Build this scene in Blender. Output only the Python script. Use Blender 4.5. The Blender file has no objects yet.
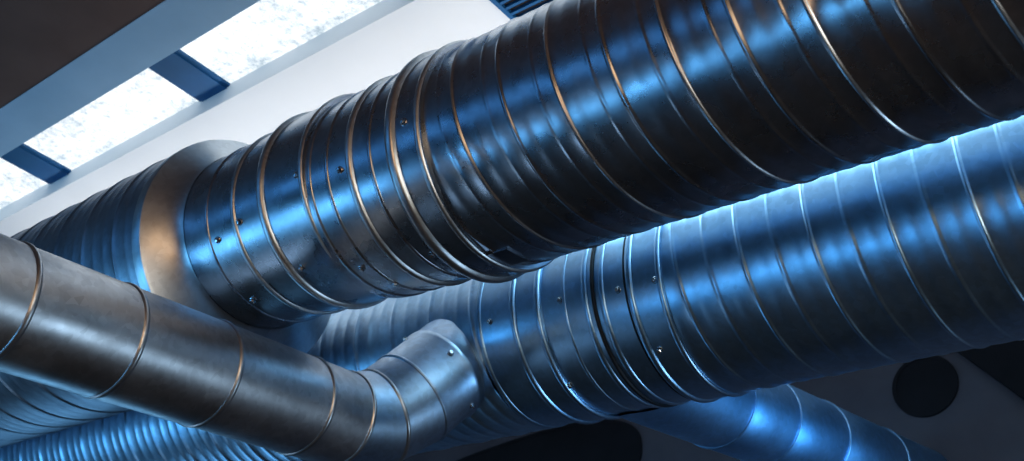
import bpy, math, random
from mathutils import Vector, Matrix
random.seed(4)
S = bpy.context.scene
C = S.collection
PI = math.pi

# ------------------------------------------------------------------ camera frame
F = 1100.0
def nrm(v): v = Vector(v); v.normalize(); return v
u = nrm((-1412, -470, -1100))                 # direction of the ducts (camera space), receding left
v = Vector((1129, -817, -1100)); v = (v - u*v.dot(u)).normalized()
zz = v.cross(u)
AX, AY, AZ = -u, v, zz
RT = Vector((AX.x, AY.x, AZ.x)); UP = Vector((AX.y, AY.y, AZ.y)); BK = Vector((AX.z, AY.z, AZ.z))
CAM = Vector((0, 0, 1.6))
def ray(px, py): return RT*(px-512) + UP*(230.5-py) - BK*F
def at_depth(px, py, d): return CAM + ray(px, py)*(d/F)
def on_cyl(px, py, Y, Z, R):
    d = ray(px, py); oy, oz = CAM.y-Y, CAM.z-Z
    a = d.y*d.y + d.z*d.z; b = 2*(oy*d.y + oz*d.z); c = oy*oy + oz*oz - R*R
    q = max(b*b - 4*a*c, 0)
    return CAM + d*((-b - math.sqrt(q))/(2*a))

cam = bpy.data.cameras.new('camera'); cam.lens = F/1024*36; cam.sensor_width = 36
co = bpy.data.objects.new('camera', cam); C.objects.link(co)
M = Matrix((RT, UP, BK)).transposed().to_4x4(); M.translation = CAM
co.matrix_world = M
cam.dof.use_dof = True; cam.dof.focus_distance = 2.9; cam.dof.aperture_fstop = 4.5
S.camera = co

# ------------------------------------------------------------------ materials
def new_mat(name):
    m = bpy.data.materials.new(name); m.use_nodes = True
    nt = m.node_tree; b = nt.nodes['Principled BSDF']
    return m, nt, b
def ramp(nt, fac, stops):
    r = nt.nodes.new('ShaderNodeValToRGB'); nt.links.new(fac, r.inputs[0])
    e = r.color_ramp.elements
    while len(e) < len(stops): e.new(.5)
    for k, (p, c) in enumerate(stops):
        e[k].position = p; e[k].color = (*c, 1) if len(c) == 3 else c
    return r
def noise(nt, scale, detail=4, vec=None, rough=.55):
    n = nt.nodes.new('ShaderNodeTexNoise'); n.inputs['Scale'].default_value = scale
    n.inputs['Detail'].default_value = detail; n.inputs['Roughness'].default_value = rough
    if vec: nt.links.new(vec, n.inputs['Vector'])
    return n
def metal(name, c0, c1, r0, r1, bump=.03, spangle=.84, scale=3.5):
    m, nt, b = new_mat(name)
    tc = nt.nodes.new('ShaderNodeTexCoord')
    n1 = noise(nt, scale, 6, tc.outputs['Object'])
    cr = ramp(nt, n1.outputs['Fac'], [(.3, c0), (.7, c1)])
    vo = nt.nodes.new('ShaderNodeTexVoronoi'); vo.inputs['Scale'].default_value = 60
    nt.links.new(tc.outputs['Object'], vo.inputs['Vector'])
    sp = ramp(nt, vo.outputs['Color'], [(0, (spangle,)*3), (1, (1,1,1))])
    mx = nt.nodes.new('ShaderNodeMix'); mx.data_type = 'RGBA'; mx.blend_type = 'MULTIPLY'
    mx.inputs[0].default_value = 1
    nt.links.new(cr.outputs[0], mx.inputs[6]); nt.links.new(sp.outputs[0], mx.inputs[7])
    nt.links.new(mx.outputs[2], b.inputs['Base Color'])
    b.inputs['Metallic'].default_value = 1
    n2 = noise(nt, 9, 5, tc.outputs['Object'])
    mr = nt.nodes.new('ShaderNodeMapRange'); mr.inputs[1].default_value = .3; mr.inputs[2].default_value = .7
    mr.inputs[3].default_value = r0; mr.inputs[4].default_value = r1
    nt.links.new(n2.outputs['Fac'], mr.inputs[0]); nt.links.new(mr.outputs[0], b.inputs['Roughness'])
    if bump > 0:
        n3 = noise(nt, 14, 3, tc.outputs['Object'])
        bp = nt.nodes.new('ShaderNodeBump'); bp.inputs['Strength'].default_value = bump; bp.inputs['Distance'].default_value = .02
        nt.links.new(n3.outputs['Fac'], bp.inputs['Height']); nt.links.new(bp.outputs[0], b.inputs['Normal'])
    return m
def paint(name, c0, c1, rough=.6, scale=6):
    m, nt, b = new_mat(name)
    tc = nt.nodes.new('ShaderNodeTexCoord')
    n1 = noise(nt, scale, 6, tc.outputs['Object'])
    cr = ramp(nt, n1.outputs['Fac'], [(.3, c0), (.7, c1)])
    nt.links.new(cr.outputs[0], b.inputs['Base Color']); b.inputs['Roughness'].default_value = rough
    return m
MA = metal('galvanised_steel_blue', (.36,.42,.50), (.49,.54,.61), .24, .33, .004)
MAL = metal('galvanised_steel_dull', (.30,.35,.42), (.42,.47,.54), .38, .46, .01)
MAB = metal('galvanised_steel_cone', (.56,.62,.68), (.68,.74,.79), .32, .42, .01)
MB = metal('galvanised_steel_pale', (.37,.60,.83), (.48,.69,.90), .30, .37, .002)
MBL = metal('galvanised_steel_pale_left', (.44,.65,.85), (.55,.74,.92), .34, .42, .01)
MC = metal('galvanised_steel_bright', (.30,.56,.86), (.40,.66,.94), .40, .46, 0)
MD = metal('galvanised_steel_silver', (.60,.63,.67), (.80,.82,.85), .34, .45, .02, .80, 5)
ME = metal('galvanised_steel_elbow', (.42,.59,.77), (.58,.72,.87), .34, .44, .02, .80)
MR = metal('bead_steel', (.54,.58,.62), (.68,.71,.74), .30, .42)  # paler than the dark duct: its ring highlights are put into the colour
MSEAM = metal('lock_seam_steel', (.44,.48,.53), (.58,.61,.66), .30, .40)  # lighter than the pipe skin; highlights along the seam are painted in
MTAB = metal('tab_steel', (.16,.18,.22), (.22,.25,.29), .30, .42)
MK = paint('rubber_gasket', (.006,.008,.012), (.012,.014,.02), .5)
MS = metal('screw_steel', (.6,.65,.7), (.75,.8,.85), .2, .3)
MWALL = paint('wall_paint', (.098,.09,.108), (.132,.122,.142), .8, 3)
MCEIL = paint('ceiling_paint', (.79,.785,.78), (.84,.835,.83), .75, 2)
MSOF = paint('soffit_timber', (.16,.085,.06), (.20,.11,.08), .7, 4)
MTRIM = paint('trim_paint', (.40,.55,.65), (.46,.61,.71), .5, 4)
MMUL = paint('mullion_paint', (.006,.09,.22), (.012,.12,.28), .6, 5)
MDARK = paint('dark_void', (.010,.010,.014), (.018,.017,.023), .9, 5)
MFLOOR = paint('floor_concrete', (.12,.075,.05), (.17,.11,.075), .6, 2)
MROOM = paint('room_paint', (.07,.058,.054), (.10,.085,.078), .8, 2)

def mk_glass():
    m, nt, b = new_mat('snowy_glass')
    tc = nt.nodes.new('ShaderNodeTexCoord')
    n1 = noise(nt, 26, 9, tc.outputs['Object'], .76)
    n2 = noise(nt, 4, 3, tc.outputs['Object'])
    ad = nt.nodes.new('ShaderNodeMath'); ad.operation = 'MULTIPLY_ADD'; ad.inputs[1].default_value = .4
    nt.links.new(n2.outputs['Fac'], ad.inputs[0]); nt.links.new(n1.outputs['Fac'], ad.inputs[2])
    cr = ramp(nt, ad.outputs[0], [(.55, (.36,.44,.50)), (.65, (.62,.68,.72)), (.78, (.92,.94,.95))])
    nt.links.new(cr.outputs[0], b.inputs['Emission Color']); b.inputs['Emission Strength'].default_value = 1.03  # panes emit: daylight from outside is put into the glass
    b.inputs['Base Color'].default_value = (.1,.12,.14,1); b.inputs['Roughness'].default_value = .3
    return m
MGLASS = mk_glass()

# ------------------------------------------------------------------ object helpers
def rootloc(o):
    p = Vector((0,0,0))
    while o: p += o.location; o = o.parent
    return p
def obj(name, verts, faces, mat, parent=None, smooth=True, sharp=38, midx=None):
    off = rootloc(parent) if parent else Vector((0,0,0))
    me = bpy.data.meshes.new(name)
    me.from_pydata([tuple(Vector(p)-off) for p in verts], [], faces)
    for m in (mat if isinstance(mat, (list, tuple)) else [mat]): me.materials.append(m)
    if midx: me.polygons.foreach_set('material_index', midx)
    me.update()
    if smooth:
        me.shade_smooth()
        me.set_sharp_from_angle(angle=math.radians(sharp))
    o = bpy.data.objects.new(name, me); C.objects.link(o)
    if parent: o.parent = parent
    return o
def thing(name, label, cat, loc, group=None):
    o = bpy.data.objects.new(name, None); C.objects.link(o); o.location = loc
    o.empty_display_size = .1
    o['label'] = label; o['category'] = cat
    if group: o['group'] = group
    return o
def struct(o): o['kind'] = 'structure'; return o

def frame_of(axis):
    a = Vector(axis).normalized()
    h = Vector((0,0,1)) if abs(a.z) < .9 else Vector((0,1,0))
    e1 = h.cross(a).normalized(); e2 = a.cross(e1)
    return a, e1, e2
def lathe(prof, org, axis=(1,0,0), N=128):
    """prof rows are (x, r) or (x, r, dy, dz)"""
    a, e1, e2 = frame_of(axis); org = Vector(org)
    V = []; Fc = []
    for row in prof:
        x, r = row[:2]; o = Vector((0, row[2], row[3])) if len(row) > 2 else Vector((0,0,0))
        for j in range(N):
            t = 2*PI*j/N
            V.append(org + o + a*x + (e1*math.cos(t) + e2*math.sin(t))*r)
    for i in range(len(prof)-1):
        for j in range(N):
            k = (j+1) % N
            Fc.append((i*N+j, i*N+k, (i+1)*N+k, (i+1)*N+j))
    return V, Fc
def bead(x, R, w=.012, h=.007):
    return [(x + (-1+2*k/8)*w, R + h*math.sqrt(max(0, 1-(-1+2*k/8)**2))) for k in range(9)]
def spiral(x0, x1, R, pitch, org, ribs, N=128):
    """helically seamed pipe along +X; ribs = [(centre fraction, half width, height)]; the first rib is the lock seam"""
    ts = set([0.0])
    for c, w, h in ribs:
        for k in range(9):
            ts.add(round((c + (-1 + 2*k/8)*w/pitch) % 1.0, 6))
    for k in range(6): ts.add(round(k/6, 6))
    ts = sorted(ts); K = len(ts)
    def hgt(t):
        z = 0; m = 0
        for n, (c, w, h) in enumerate(ribs):
            d = (t - c + .5) % 1.0 - .5
            q = abs(d*pitch)/w
            if q < 1:
                hh = h*(.5+.5*math.cos(PI*q))
                if hh > z: z = hh
                if n == 0 and q < .8: m = 1
        return z, m
    n0 = int(math.floor(x0/pitch)) - 2; n1 = int(math.ceil(x1/pitch)) + 2
    org = Vector(org)
    rows = []
    for n in range(n0, n1):
        for t in ts: rows.append((n + t,) + hgt(t))
    V = []; Fc = []; mi = []
    nr = len(rows)
    for (s, h, m) in rows:
        for j in range(N):
            th = 2*PI*j/N
            x = min(max((s + j/N)*pitch, x0), x1)
            r = R + h
            V.append(Vector((x, org.y + r*math.cos(th), org.z + r*math.sin(th))))
    for i in range(nr-1):
        mm = rows[i][2] and rows[i+1][2]
        for j in range(N):
            if j < N-1: q = (i*N+j, (i+1)*N+j, (i+1)*N+j+1, i*N+j+1)
            else:
                if i+1+K >= nr: continue
                q = (i*N+j, (i+1)*N+j, (i+1+K)*N, (i+K)*N)
            xs = [V[k].x for k in q]
            if max(xs)-min(xs) < 1e-6: continue
            Fc.append(q); mi.append(1 if mm else 0)
    used = sorted({k for f in Fc for k in f}); mp = {k: i for i, k in enumerate(used)}
    return [V[k] for k in used], [tuple(mp[k] for k in f) for f in Fc], mi
def spiral_obj(parent, mats, *a):
    V, Fc, mi = spiral(*a)
    return obj('spiral_pipe', V, Fc, mats, parent, midx=mi)
def box(x0, x1, y0, y1, z0, z1):
    V = [(x, y, z) for x in (x0, x1) for y in (y0, y1) for z in (z0, z1)]
    Fc = [(0,1,3,2), (4,6,7,5), (0,4,5,1), (2,3,7,6), (0,2,6,4), (1,5,7,3)]
    return V, Fc
def join(*parts):
    V = []; Fc = []
    for a, b in parts:
        n = len(V); V += list(a); Fc += [tuple(i+n for i in f) for f in b]
    return V, Fc

# screw: domed hexagonal washer head, one mesh shared
def screw_mesh():
    r = .0080
    V, Fc = lathe([(-.002, r*1.35), (.002, r*1.35), (.003, r*1.2)], (0,0,0), (0,0,1), 20)
    b = lathe([(.003, r), (.009, r*.97), (.0105, r*.8), (.011, .0005)], (0,0,0), (0,0,1), 6)
    V, Fc = join((V, Fc), b)
    me = bpy.data.meshes.new('screw'); me.from_pydata([tuple(p) for p in V], [], Fc); me.update()
    me.materials.append(MS)
    return me
SCREW = screw_mesh()
def screw(pos, n, part):
    o = bpy.data.objects.new('screw', SCREW); C.objects.link(o)
    o.parent = part
    o.location = Vector(pos) - rootloc(part)
    o.rotation_mode = 'QUATERNION'; o.rotation_quaternion = Vector((0,0,1)).rotation_difference(Vector(n).normalized())
    return o

# ------------------------------------------------------------------ room limits
X0, X1, Y0, Y1 = -8.0, 2.0, -2.0, 5.0
ZC = 1.6 + 2.80        # ceiling
ZS = 1.6 + 2.60        # soffit
ZG = 1.6 + 2.90        # glass

# ------------------------------------------------------------------ duct A
YA, ZA, RA = 1.80, 1.6+1.765, .322
RL = .408
A = thing('ventilation_duct', 'dark blue spiral steel duct, uppermost and largest, widening at a pale cone on the left', 'duct',
          (on_cyl(385,150,YA,ZA,RA).x, YA, ZA))
def xa(px, py, R=RA): return on_cyl(px, py, YA, ZA, R).x
oA = (0, YA, ZA)
EY, EZ = -.016, .018                       # the reducer is slightly eccentric
oM = (0, YA+EY, ZA+EZ)
oN = (0, YA+EY*.4, ZA+EZ*.4)
R2, R3, R4 = .304, .309, .315
def joint(parent, x, R, w, h, o, mat=None):
    return obj('joint_ring', *lathe(bead(x, R-.001, w, h), o), mat or MR, parent)
x_cpl, x_cpl2 = xa(385,150,RA+.016), xa(424,150,RA+.012)
RIBA = [(0, .0075, .0044), (.17, .022, .0009), (.335, .009, .0014), (.5, .009, .0032), (.67, .022, .0009), (.835, .009, .0014)]
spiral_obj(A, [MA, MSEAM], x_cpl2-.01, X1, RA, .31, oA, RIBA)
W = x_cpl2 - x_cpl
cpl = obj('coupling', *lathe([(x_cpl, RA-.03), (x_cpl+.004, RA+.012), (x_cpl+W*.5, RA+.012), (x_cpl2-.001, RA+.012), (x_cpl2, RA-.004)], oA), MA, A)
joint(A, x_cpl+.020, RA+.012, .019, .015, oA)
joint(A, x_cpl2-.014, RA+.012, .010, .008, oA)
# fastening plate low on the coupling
pa = on_cyl(452,272,YA,ZA,RA+.014)
th0 = math.atan2(pa.z-ZA, pa.y-YA) % (2*PI)
tx0, tx1 = x_cpl2-.002, x_cpl2+.060
V = []; Fc = []
nt_ = 13
for k in range(nt_):
    th = th0 - .04 + .28*k/(nt_-1)
    for x, r in ((tx0, RA-.002), (tx0, RA+.0065), (tx1, RA+.0065), (tx1, RA-.002)):
        V.append((x, YA+r*math.cos(th), ZA+r*math.sin(th)))
for k in range(nt_-1):
    for q in range(3): Fc.append((k*4+q, k*4+q+1, k*4+q+5, k*4+q+4))
Fc += [(0,1,2,3), tuple(range(4*nt_-1, 4*nt_-5, -1))]
tab = obj('fastening_plate', V, Fc, MTAB, A); tab['label'] = 'dark rectangular overlap plate'
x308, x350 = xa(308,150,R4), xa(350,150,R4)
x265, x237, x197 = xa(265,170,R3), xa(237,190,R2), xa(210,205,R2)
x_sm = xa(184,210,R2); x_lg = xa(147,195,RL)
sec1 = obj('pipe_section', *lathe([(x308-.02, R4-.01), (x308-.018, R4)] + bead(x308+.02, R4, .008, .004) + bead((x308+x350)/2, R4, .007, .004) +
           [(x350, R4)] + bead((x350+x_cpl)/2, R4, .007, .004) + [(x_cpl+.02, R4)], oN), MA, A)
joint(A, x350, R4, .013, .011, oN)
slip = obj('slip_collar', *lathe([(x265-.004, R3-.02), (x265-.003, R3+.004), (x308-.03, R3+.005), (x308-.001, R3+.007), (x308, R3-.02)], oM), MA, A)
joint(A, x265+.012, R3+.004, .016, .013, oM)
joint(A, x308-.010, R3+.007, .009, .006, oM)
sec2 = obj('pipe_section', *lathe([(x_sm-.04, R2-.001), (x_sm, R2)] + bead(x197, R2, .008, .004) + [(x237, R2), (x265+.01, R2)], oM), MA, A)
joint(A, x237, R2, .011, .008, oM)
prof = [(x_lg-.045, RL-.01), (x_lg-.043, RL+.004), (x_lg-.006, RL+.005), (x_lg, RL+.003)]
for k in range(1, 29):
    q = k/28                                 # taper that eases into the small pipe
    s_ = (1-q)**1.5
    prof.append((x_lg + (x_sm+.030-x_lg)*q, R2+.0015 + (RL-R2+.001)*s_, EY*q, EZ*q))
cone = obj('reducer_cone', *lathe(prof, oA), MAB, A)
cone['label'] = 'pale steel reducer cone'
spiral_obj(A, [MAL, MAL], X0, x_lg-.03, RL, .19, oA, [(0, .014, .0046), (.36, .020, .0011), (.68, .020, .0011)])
def screws_on(part, pts, o, R):
    for px, py in pts:
        p = on_cyl(px, py, o[1], o[2], R); n = Vector((0, p.y-o[1], p.z-o[2]))
        screw(p, n, part)
screws_on(slip, [(297,175), (302,268)], oM, R3+.005)
screws_on(sec1, [(340,170), (362,268), (395,283)], oN, R4)
screws_on(sec2, [(240,222), (218,240), (253,300)], oM, R2)
screws_on(cpl, [(404,122), (432,254)], oA, RA+.012)

# ------------------------------------------------------------------ duct B
YB, ZB, RB = 2.65, 1.6+1.70, .33
B = thing('ventilation_duct', 'pale blue spiral steel duct running beneath and behind the dark duct', 'duct',
          (on_cyl(600,320,YB,ZB,RB).x, YB, ZB))
oB = (0, YB, ZB)
def xb(px, py=320, R=RB): return on_cyl(px, py, YB, ZB, R).x
b478, b513, b543, b594, b604, b636, b672 = [xb(q) for q in (478, 513, 541, 592, 603, 637, 672)]
RIBB = [(0, .0090, .0038), (.25, .020, .0009), (.5, .011, .0024), (.75, .020, .0009)]
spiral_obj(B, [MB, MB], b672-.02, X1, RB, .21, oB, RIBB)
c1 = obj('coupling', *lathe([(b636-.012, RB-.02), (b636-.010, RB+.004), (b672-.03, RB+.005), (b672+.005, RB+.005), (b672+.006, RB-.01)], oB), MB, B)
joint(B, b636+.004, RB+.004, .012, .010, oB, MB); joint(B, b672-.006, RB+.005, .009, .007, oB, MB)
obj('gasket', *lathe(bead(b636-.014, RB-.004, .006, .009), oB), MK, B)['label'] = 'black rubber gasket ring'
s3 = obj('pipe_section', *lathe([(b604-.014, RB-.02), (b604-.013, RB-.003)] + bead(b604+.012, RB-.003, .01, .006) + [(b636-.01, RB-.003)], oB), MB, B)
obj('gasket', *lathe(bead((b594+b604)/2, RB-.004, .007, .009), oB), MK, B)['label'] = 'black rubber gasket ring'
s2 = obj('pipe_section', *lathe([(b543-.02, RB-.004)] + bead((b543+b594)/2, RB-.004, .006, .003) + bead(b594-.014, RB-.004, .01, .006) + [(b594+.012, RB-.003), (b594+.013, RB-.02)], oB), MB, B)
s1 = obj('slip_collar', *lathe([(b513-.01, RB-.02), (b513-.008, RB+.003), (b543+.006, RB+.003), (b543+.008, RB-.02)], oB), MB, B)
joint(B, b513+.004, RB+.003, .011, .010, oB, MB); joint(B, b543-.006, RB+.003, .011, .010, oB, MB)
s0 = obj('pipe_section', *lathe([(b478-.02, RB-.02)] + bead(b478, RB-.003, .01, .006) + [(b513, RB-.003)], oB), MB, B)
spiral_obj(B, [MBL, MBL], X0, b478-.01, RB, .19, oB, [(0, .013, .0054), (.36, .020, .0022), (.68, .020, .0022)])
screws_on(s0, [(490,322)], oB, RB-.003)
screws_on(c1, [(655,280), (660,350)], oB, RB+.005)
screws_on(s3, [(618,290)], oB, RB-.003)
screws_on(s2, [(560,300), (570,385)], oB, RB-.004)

def saddle(p, d, R):
    """slide p along d until it meets the skin of duct B"""
    oy, oz = p.y-YB, p.z-ZB
    a = d.y*d.y + d.z*d.z; b = 2*(oy*d.y + oz*d.z); c = oy*oy + oz*oz - R*R
    q = max(b*b-4*a*c, 0)
    s = (-b - math.sqrt(q))/(2*a)
    return p + d*s

# ------------------------------------------------------------------ branch D with gored elbow into B
RD = .150
P0 = at_depth(0, 303, 2.58); P1 = at_depth(332, 416, 3.42)
ax = (P1-P0).normalized()
Dn = thing('branch_duct', 'silver branch duct crossing in front at lower left, with elbow into the pale duct', 'duct', P0)
Pw = P0 + ax*((Y0 - P0.y)/ax.y)
def along(px, py, org=None, a=None):   # parameter on axis nearest the pixel ray
    org = org or P0; a = a or ax
    d = ray(px, py).normalized(); w0 = org-CAM
    b = a.dot(d); dd = a.dot(w0); e = d.dot(w0)
    return (b*e - dd)/(1-b*b)
t_s = [along(2,303), along(110,340), along(206,373), along(300,404)]
ends = [(Pw-P0).length*-1-.06] + t_s
for k in range(len(ends)-1):
    a0, a1 = ends[k], ends[k+1]
    prof = [(a0, RD-.003), (a0+.002, RD)]
    if k == 0: prof += [(a0+.12, RD)] + bead(a1-.55, RD, .008, .005)
    prof += [((a0+a1)/2, RD), (a1+.003, RD), (a1+.004, RD-.004)]
    V, Fc = lathe(prof, P0, ax)
    for p in V: p.y = max(p.y, Y0+.001)
    o = obj('pipe_section', V, Fc, MD, Dn)
    obj('joint_ring', *lathe(bead(a1-.006, RD-.001, .009, .006), P0, ax), MR, Dn)
E0 = P0 + ax*(t_s[-1]-.004)
TAP = on_cyl(442, 374, YB, ZB, RB)
nB = Vector((0, TAP.y-YB, TAP.z-ZB)).normalized()
corner = P0 + ax*along(390, 432)
sd0 = (TAP - corner).normalized()
sd = (sd0*.40 - nB*.60).normalized()
RE = .167
def ring(p, n, r, e_ref, N=96):
    n = n.normalized(); e1 = (e_ref - n*e_ref.dot(n)).normalized(); e2 = n.cross(e1)
    return [p + (e1*math.cos(2*PI*j/N) + e2*math.sin(2*PI*j/N))*r for j in range(N)]
def sweep(st, e_ref, N=96):
    V = []; Fc = []
    for p, n, r in st: V += ring(p, n, r, e_ref, N)
    for i in range(len(st)-1):
        for j in range(N):
            k = (j+1) % N
            Fc.append((i*N+j, i*N+k, (i+1)*N+k, (i+1)*N+j))
    return V, Fc
eref = ax.cross(sd).normalized()
rim = TAP - sd*.010
b0 = corner - ax*(corner-E0).length*.58
L = (rim-b0).length*.42
b1, b2, b3 = b0 + ax*L, rim - sd*L, rim
G = 2
def bez(t): return b0*(1-t)**3 + b1*3*t*(1-t)**2 + b2*3*t*t*(1-t) + b3*t**3
def bezt(t): return ((b1-b0)*(1-t)**2 + (b2-b1)*2*t*(1-t) + (b3-b2)*t*t).normalized()
TT = [0, .36, .70]
obj('pipe_section', *sweep([(E0, ax, RD-.003), (E0+ax*.002, ax, RD), (b0, ax, RD)], eref), MD, Dn)
def bead_st(p, n, R, w, h): return [(p + n*x, n, r) for x, r in bead(0, R, w, h)]
for k in range(G):                            # flat gores meeting at crisp angled seams
    r0, r1 = RD+(RE-RD)*k/G, RD+(RE-RD)*(k+1)/G
    st = [(bez(TT[k]), bezt(TT[k]), r0), (bez(TT[k+1]), bezt(TT[k+1]), r1)]
    obj('elbow_gore', *sweep(st, eref), ME, Dn)
    obj('joint_ring', *sweep(bead_st(bez(TT[k]), bezt(TT[k]), r0-.001, .008, .0065), eref), MR, Dn)
st = [(bez(TT[G]), bezt(TT[G]), RE), (rim-sd*.02, sd, RE), (rim-sd*.014, sd, RE+.003), (rim-sd*.004, sd, RE+.005), (rim+sd*.006, sd, RE+.004), (rim+sd*.012, sd, RE)]
n0 = len(st)
V, Fc = sweep(st + [(rim+sd*.02, sd, RE+.001)], eref)
N = 96
for i in range(n0*N, (n0+1)*N): V[i] = saddle(V[i], sd, RB-.002)
tap = obj('tap_collar', V, Fc, ME, Dn, sharp=50)
obj('joint_ring', *sweep(bead_st(bez(TT[G]), bezt(TT[G]), RE-.001, .007, .0055), eref), ME, Dn)
for k in range(5):
    th = 2*PI*(k+.35)/5
    n = (eref*math.cos(th) + sd.cross(eref)*math.sin(th))
    screw(rim - sd*.035 + n*RE, n, tap)

# ------------------------------------------------------------------ branch C behind B
RC = .172
Q0 = at_depth(682, 388, 3.92); Q1 = at_depth(902, 477, 5.1)
ac = (Q1-Q0).normalized()
Cn = thing('branch_duct', 'thin pale blue branch duct leaving below the pale duct at bottom right', 'duct', Q0)
LC = (Y1 - Q0.y)/ac.y
tc_ = [-.05] + [along(q, r, Q0, ac) for q, r in ((716,400), (762,420), (812,441), (872,467))] + [LC+.06]
for k in range(5):
    a0, a1 = tc_[k], tc_[k+1]
    V, Fc = lathe([(a0, RC-.001), (a0+.002, RC), ((a0+a1)/2, RC), (a1-.02, RC), (a1, RC-.001)], Q0, ac)
    if k == 0:
        for i in range(0, 128):
            V[i] = V[128+i] = saddle(V[i], -ac, RB+.004)
    for p in V: p.y = min(p.y, Y1)
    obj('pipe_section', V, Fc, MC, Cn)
    if k < 4: obj('joint_ring', *lathe(bead(a1, RC-.001, .008, .006), Q0, ac), MC, Cn)

# ------------------------------------------------------------------ the setting
t = .12
struct(obj('floor', *box(X0, X1, Y0, Y1, -t, 0), MFLOOR, smooth=False))
struct(obj('wall_far', *box(X0-t, X1+t, Y1, Y1+t, 0, 4.9), MWALL, smooth=False))
struct(obj('wall_near', *box(X0-t, X1+t, Y0-t, Y0, 0, 4.9), MROOM, smooth=False))
struct(obj('wall_left', *box(X0-t, X0, Y0, Y1, 0, 4.9), MROOM, smooth=False))
struct(obj('wall_right', *box(X1, X1+t, Y0, Y1, 0, 4.9), MROOM, smooth=False))
yb0, yb1, yg = 1.283, 1.477, 1.934
struct(obj('ceiling', *box(X0, X1, Y0, yb0, ZS, ZS+.35), MSOF, smooth=False))
struct(obj('trim_1', *box(X0, X1, yb0, yb1, ZS-.004, ZS+.35), MTRIM, smooth=False))
struct(obj('ceiling', *box(X0, X1, yg, Y1, ZC, ZC+.3), MCEIL, smooth=False))
struct(obj('trim_2', *box(X0, X1, yg-.012, yg, ZC+.0, ZG+.05), MCEIL, smooth=False))
mx = [-6.45, -5.12, -3.785, -2.45, -1.115, .22]
edges = [X0] + mx + [X1]
for k in range(len(edges)-1):
    struct(obj('window_%d' % (k+1), *box(edges[k]+.11, edges[k+1]-.11, yb1, yg-.012, ZG, ZG+.02), MGLASS, smooth=False))
for k, m in enumerate(mx):
    V, Fc = join(box(m-.11, m+.11, yb1, yg-.012, ZG-.012, ZG+.04), box(m-.09, m+.09, yb1, yg-.012, ZG-.020, ZG-.012))
    struct(obj('trim_%d' % (k+3), V, Fc, MMUL, smooth=False))
gx0, gx1, gy0, gy1 = -2.25, -1.4, 2.02, 2.30
g = thing('ceiling_grille', 'dark blue slatted grille in the white ceiling above the dark duct', 'grille', ((gx0+gx1)/2, (gy0+gy1)/2, ZC))
fr = join(box(gx0, gx1, gy0, gy0+.02, ZC-.02, ZC), box(gx0, gx1, gy1-.02, gy1, ZC-.02, ZC), box(gx0, gx0+.02, gy0, gy1, ZC-.02, ZC), box(gx1-.02, gx1, gy0, gy1, ZC-.02, ZC))
obj('grille_frame', *fr, MMUL, g, smooth=False)
obj('backing', *box(gx0+.02, gx1-.02, gy0+.02, gy1-.02, ZC-.004, ZC), MDARK, g, smooth=False)
for k in range(7):
    y = gy0+.04+k*.033
    obj('slat', *box(gx0+.02, gx1-.02, y, y+.012, ZC-.018, ZC-.004), MMUL, g, smooth=False)
def disc_prism(pts, y0, y1):
    n = len(pts)
    V = [(x, y0, z) for x, z in pts] + [(x, y1, z) for x, z in pts]
    Fc = [tuple(range(n)), tuple(range(2*n-1, n-1, -1))] + [(i, i+n, (i+1) % n + n, (i+1) % n) for i in range(n)]
    return V, Fc
def oval(cx, cz, a, b, tilt=0, n=64, p=2):
    out = []
    for k in range(n):
        th = 2*PI*k/n; c, s = math.cos(th), math.sin(th)
        x = a*abs(c)**(2/p)*(1 if c >= 0 else -1); z = b*abs(s)**(2/p)*(1 if s >= 0 else -1)
        out.append((cx + x*math.cos(tilt) - z*math.sin(tilt), cz + x*math.sin(tilt) + z*math.cos(tilt)))
    return out
def vent(name, label, cx, cz, a, b, tilt=0, p=2):
    r = thing(name, label, 'vent', (cx, Y1, cz))
    o = oval(cx, cz, a, b, tilt, p=p); i = oval(cx, cz, a-.02, b-.02, tilt, p=p); n = len(o)
    V = [(x, Y1-.014, z) for x, z in o] + [(x, Y1-.014, z) for x, z in i] + [(x, Y1, z) for x, z in o] + [(x, Y1-.006, z) for x, z in i]
    Fc = []
    for k in range(n):
        q = (k+1) % n
        Fc += [(k, q, q+n, k+n), (k, k+2*n, q+2*n, q), (k+n, q+n, q+3*n, k+3*n)]
    obj('rim', V, Fc, MDARK, r)
    obj('opening', *disc_prism(i, Y1-.010, Y1), MDARK, r)  # flat plate; the dark of the wall opening is put into its colour
    return r
vent('round_vent', 'dark round vent cover on the wall at lower right', -1.86, 1.6+2.36, .163, .163)
vent('oval_vent', 'long dark oval vent cover on the wall at bottom centre', -4.52, 1.6+2.17, 1.0, .30, math.radians(7), 2.6)
V, Fc = disc_prism([(-1.98, ZC-.002), (-1.70, 1.6+2.52), (-1.2, 1.6+1.98), (-1.2, ZC-.002)], Y1-.06, Y1)
struct(obj('trim_9', V, Fc, MDARK, smooth=False))

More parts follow.
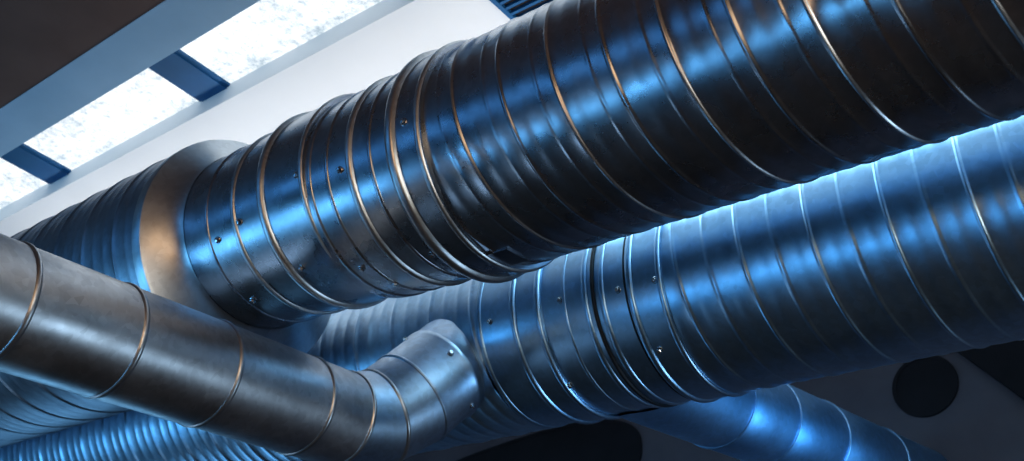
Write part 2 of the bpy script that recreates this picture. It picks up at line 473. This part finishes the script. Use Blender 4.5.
# ------------------------------------------------------------------ lights
def area(name, loc, target, sx, sy, power, col):
    l = bpy.data.lights.new(name, 'AREA'); l.shape = 'RECTANGLE'; l.size = sx; l.size_y = sy
    l.energy = power; l.color = col
    o = bpy.data.objects.new(name, l); C.objects.link(o); o.location = loc
    d = Vector(target) - Vector(loc)
    o.rotation_euler = d.to_track_quat('-Z', 'Y').to_euler()
    return o
area('warm_side_fill', (1.85, .2, 2.6), (-2.5, 1.8, 3.3), 1.2, 1.2, 32, (1, .92, .81))  # added fill, no fitting there; warms the cone and ring edges
area('blue_high_fill', (-4.8, -1.9, 3.4), (-4.8, 2.2, 3.2), 5.0, .7, 12, (.13, .46, .98))  # added fill on a solid wall; blue reflection high on the dark duct
area('blue_low_fill', (-4.6, -1.9, 1.1), (-4.3, 2.4, 3.2), 6.6, 1.0, 92, (.17, .55, .98))  # added fill, no window in this wall; blue streaks along both ducts
area('blue_end_fill', (-7.9, 3.6, 1.3), (-3.0, 2.6, 3.2), 2.2, 1.4, 22, (.26, .62, 1))  # added unseen fill; grazing sheen on the left of the pale duct
area('blue_left_fill', (-7.9, -.2, 1.2), (-3.0, 2.4, 3.2), 2.4, 1.2, 26, (.24, .62, 1))  # added fill without a window; brightens the pale duct behind the elbow
area('floor_fill', (-5.2, .5, .1), (-2.8, 1.0, 2.6), 1.4, 1.0, 8, (.55, .76, 1))  # added unseen fill near the floor; lifts the silver branch's underside
area('pale_side_fill', (1.9, 4.2, .9), (-2.5, 1.5, 2.7), 1.4, 1.2, 36, (.58, .80, 1))  # added fill out of view; puts a soft streak on the silver branch
area('brown_fill', (-.1, -1.9, 2.7), (-.8, 2.0, 3.2), 2.6, 1.5, 31, (1, .60, .33))  # added unseen fill; gives the dark duct its bronze reflection
area('ceiling_fill', (-2.5, 2.25, 1.6+2.15), (-2.5, 2.3, ZC), 7.0, .15, 22, (1, .985, .97))  # added fill hidden behind the dark duct; brightens the ceiling
area('duct_sheen_fill', (-.1, 2.23, 1.6+2.11), (-.1, 2.65, 1.6+1.75), 4.0, .16, 13, (.42, .78, 1))  # added fill hidden behind the dark duct; highlight along the pale duct's top
sl = bpy.data.lights.new('blue_spot_fill', 'SPOT'); sl.energy = 190; sl.color = (.13, .52, 1)  # added off-view spot that only brightens the rear branch
sl.spot_size = math.radians(38); sl.spot_blend = .6; sl.shadow_soft_size = .6
so = bpy.data.objects.new('blue_spot_fill', sl); C.objects.link(so); so.location = (.3, 4.2, 2.2)
so.rotation_euler = (Vector((-1.78, 3.7, 3.2)) - so.location).to_track_quat('-Z', 'Y').to_euler()
w = bpy.data.worlds.new('world'); S.world = w; w.use_nodes = True
w.node_tree.nodes['Background'].inputs[0].default_value = (.35, .55, .8, 1)
w.node_tree.nodes['Background'].inputs[1].default_value = .6
S.view_settings.view_transform = 'Standard'
try: S.view_settings.look = 'Medium High Contrast'
except Exception: pass
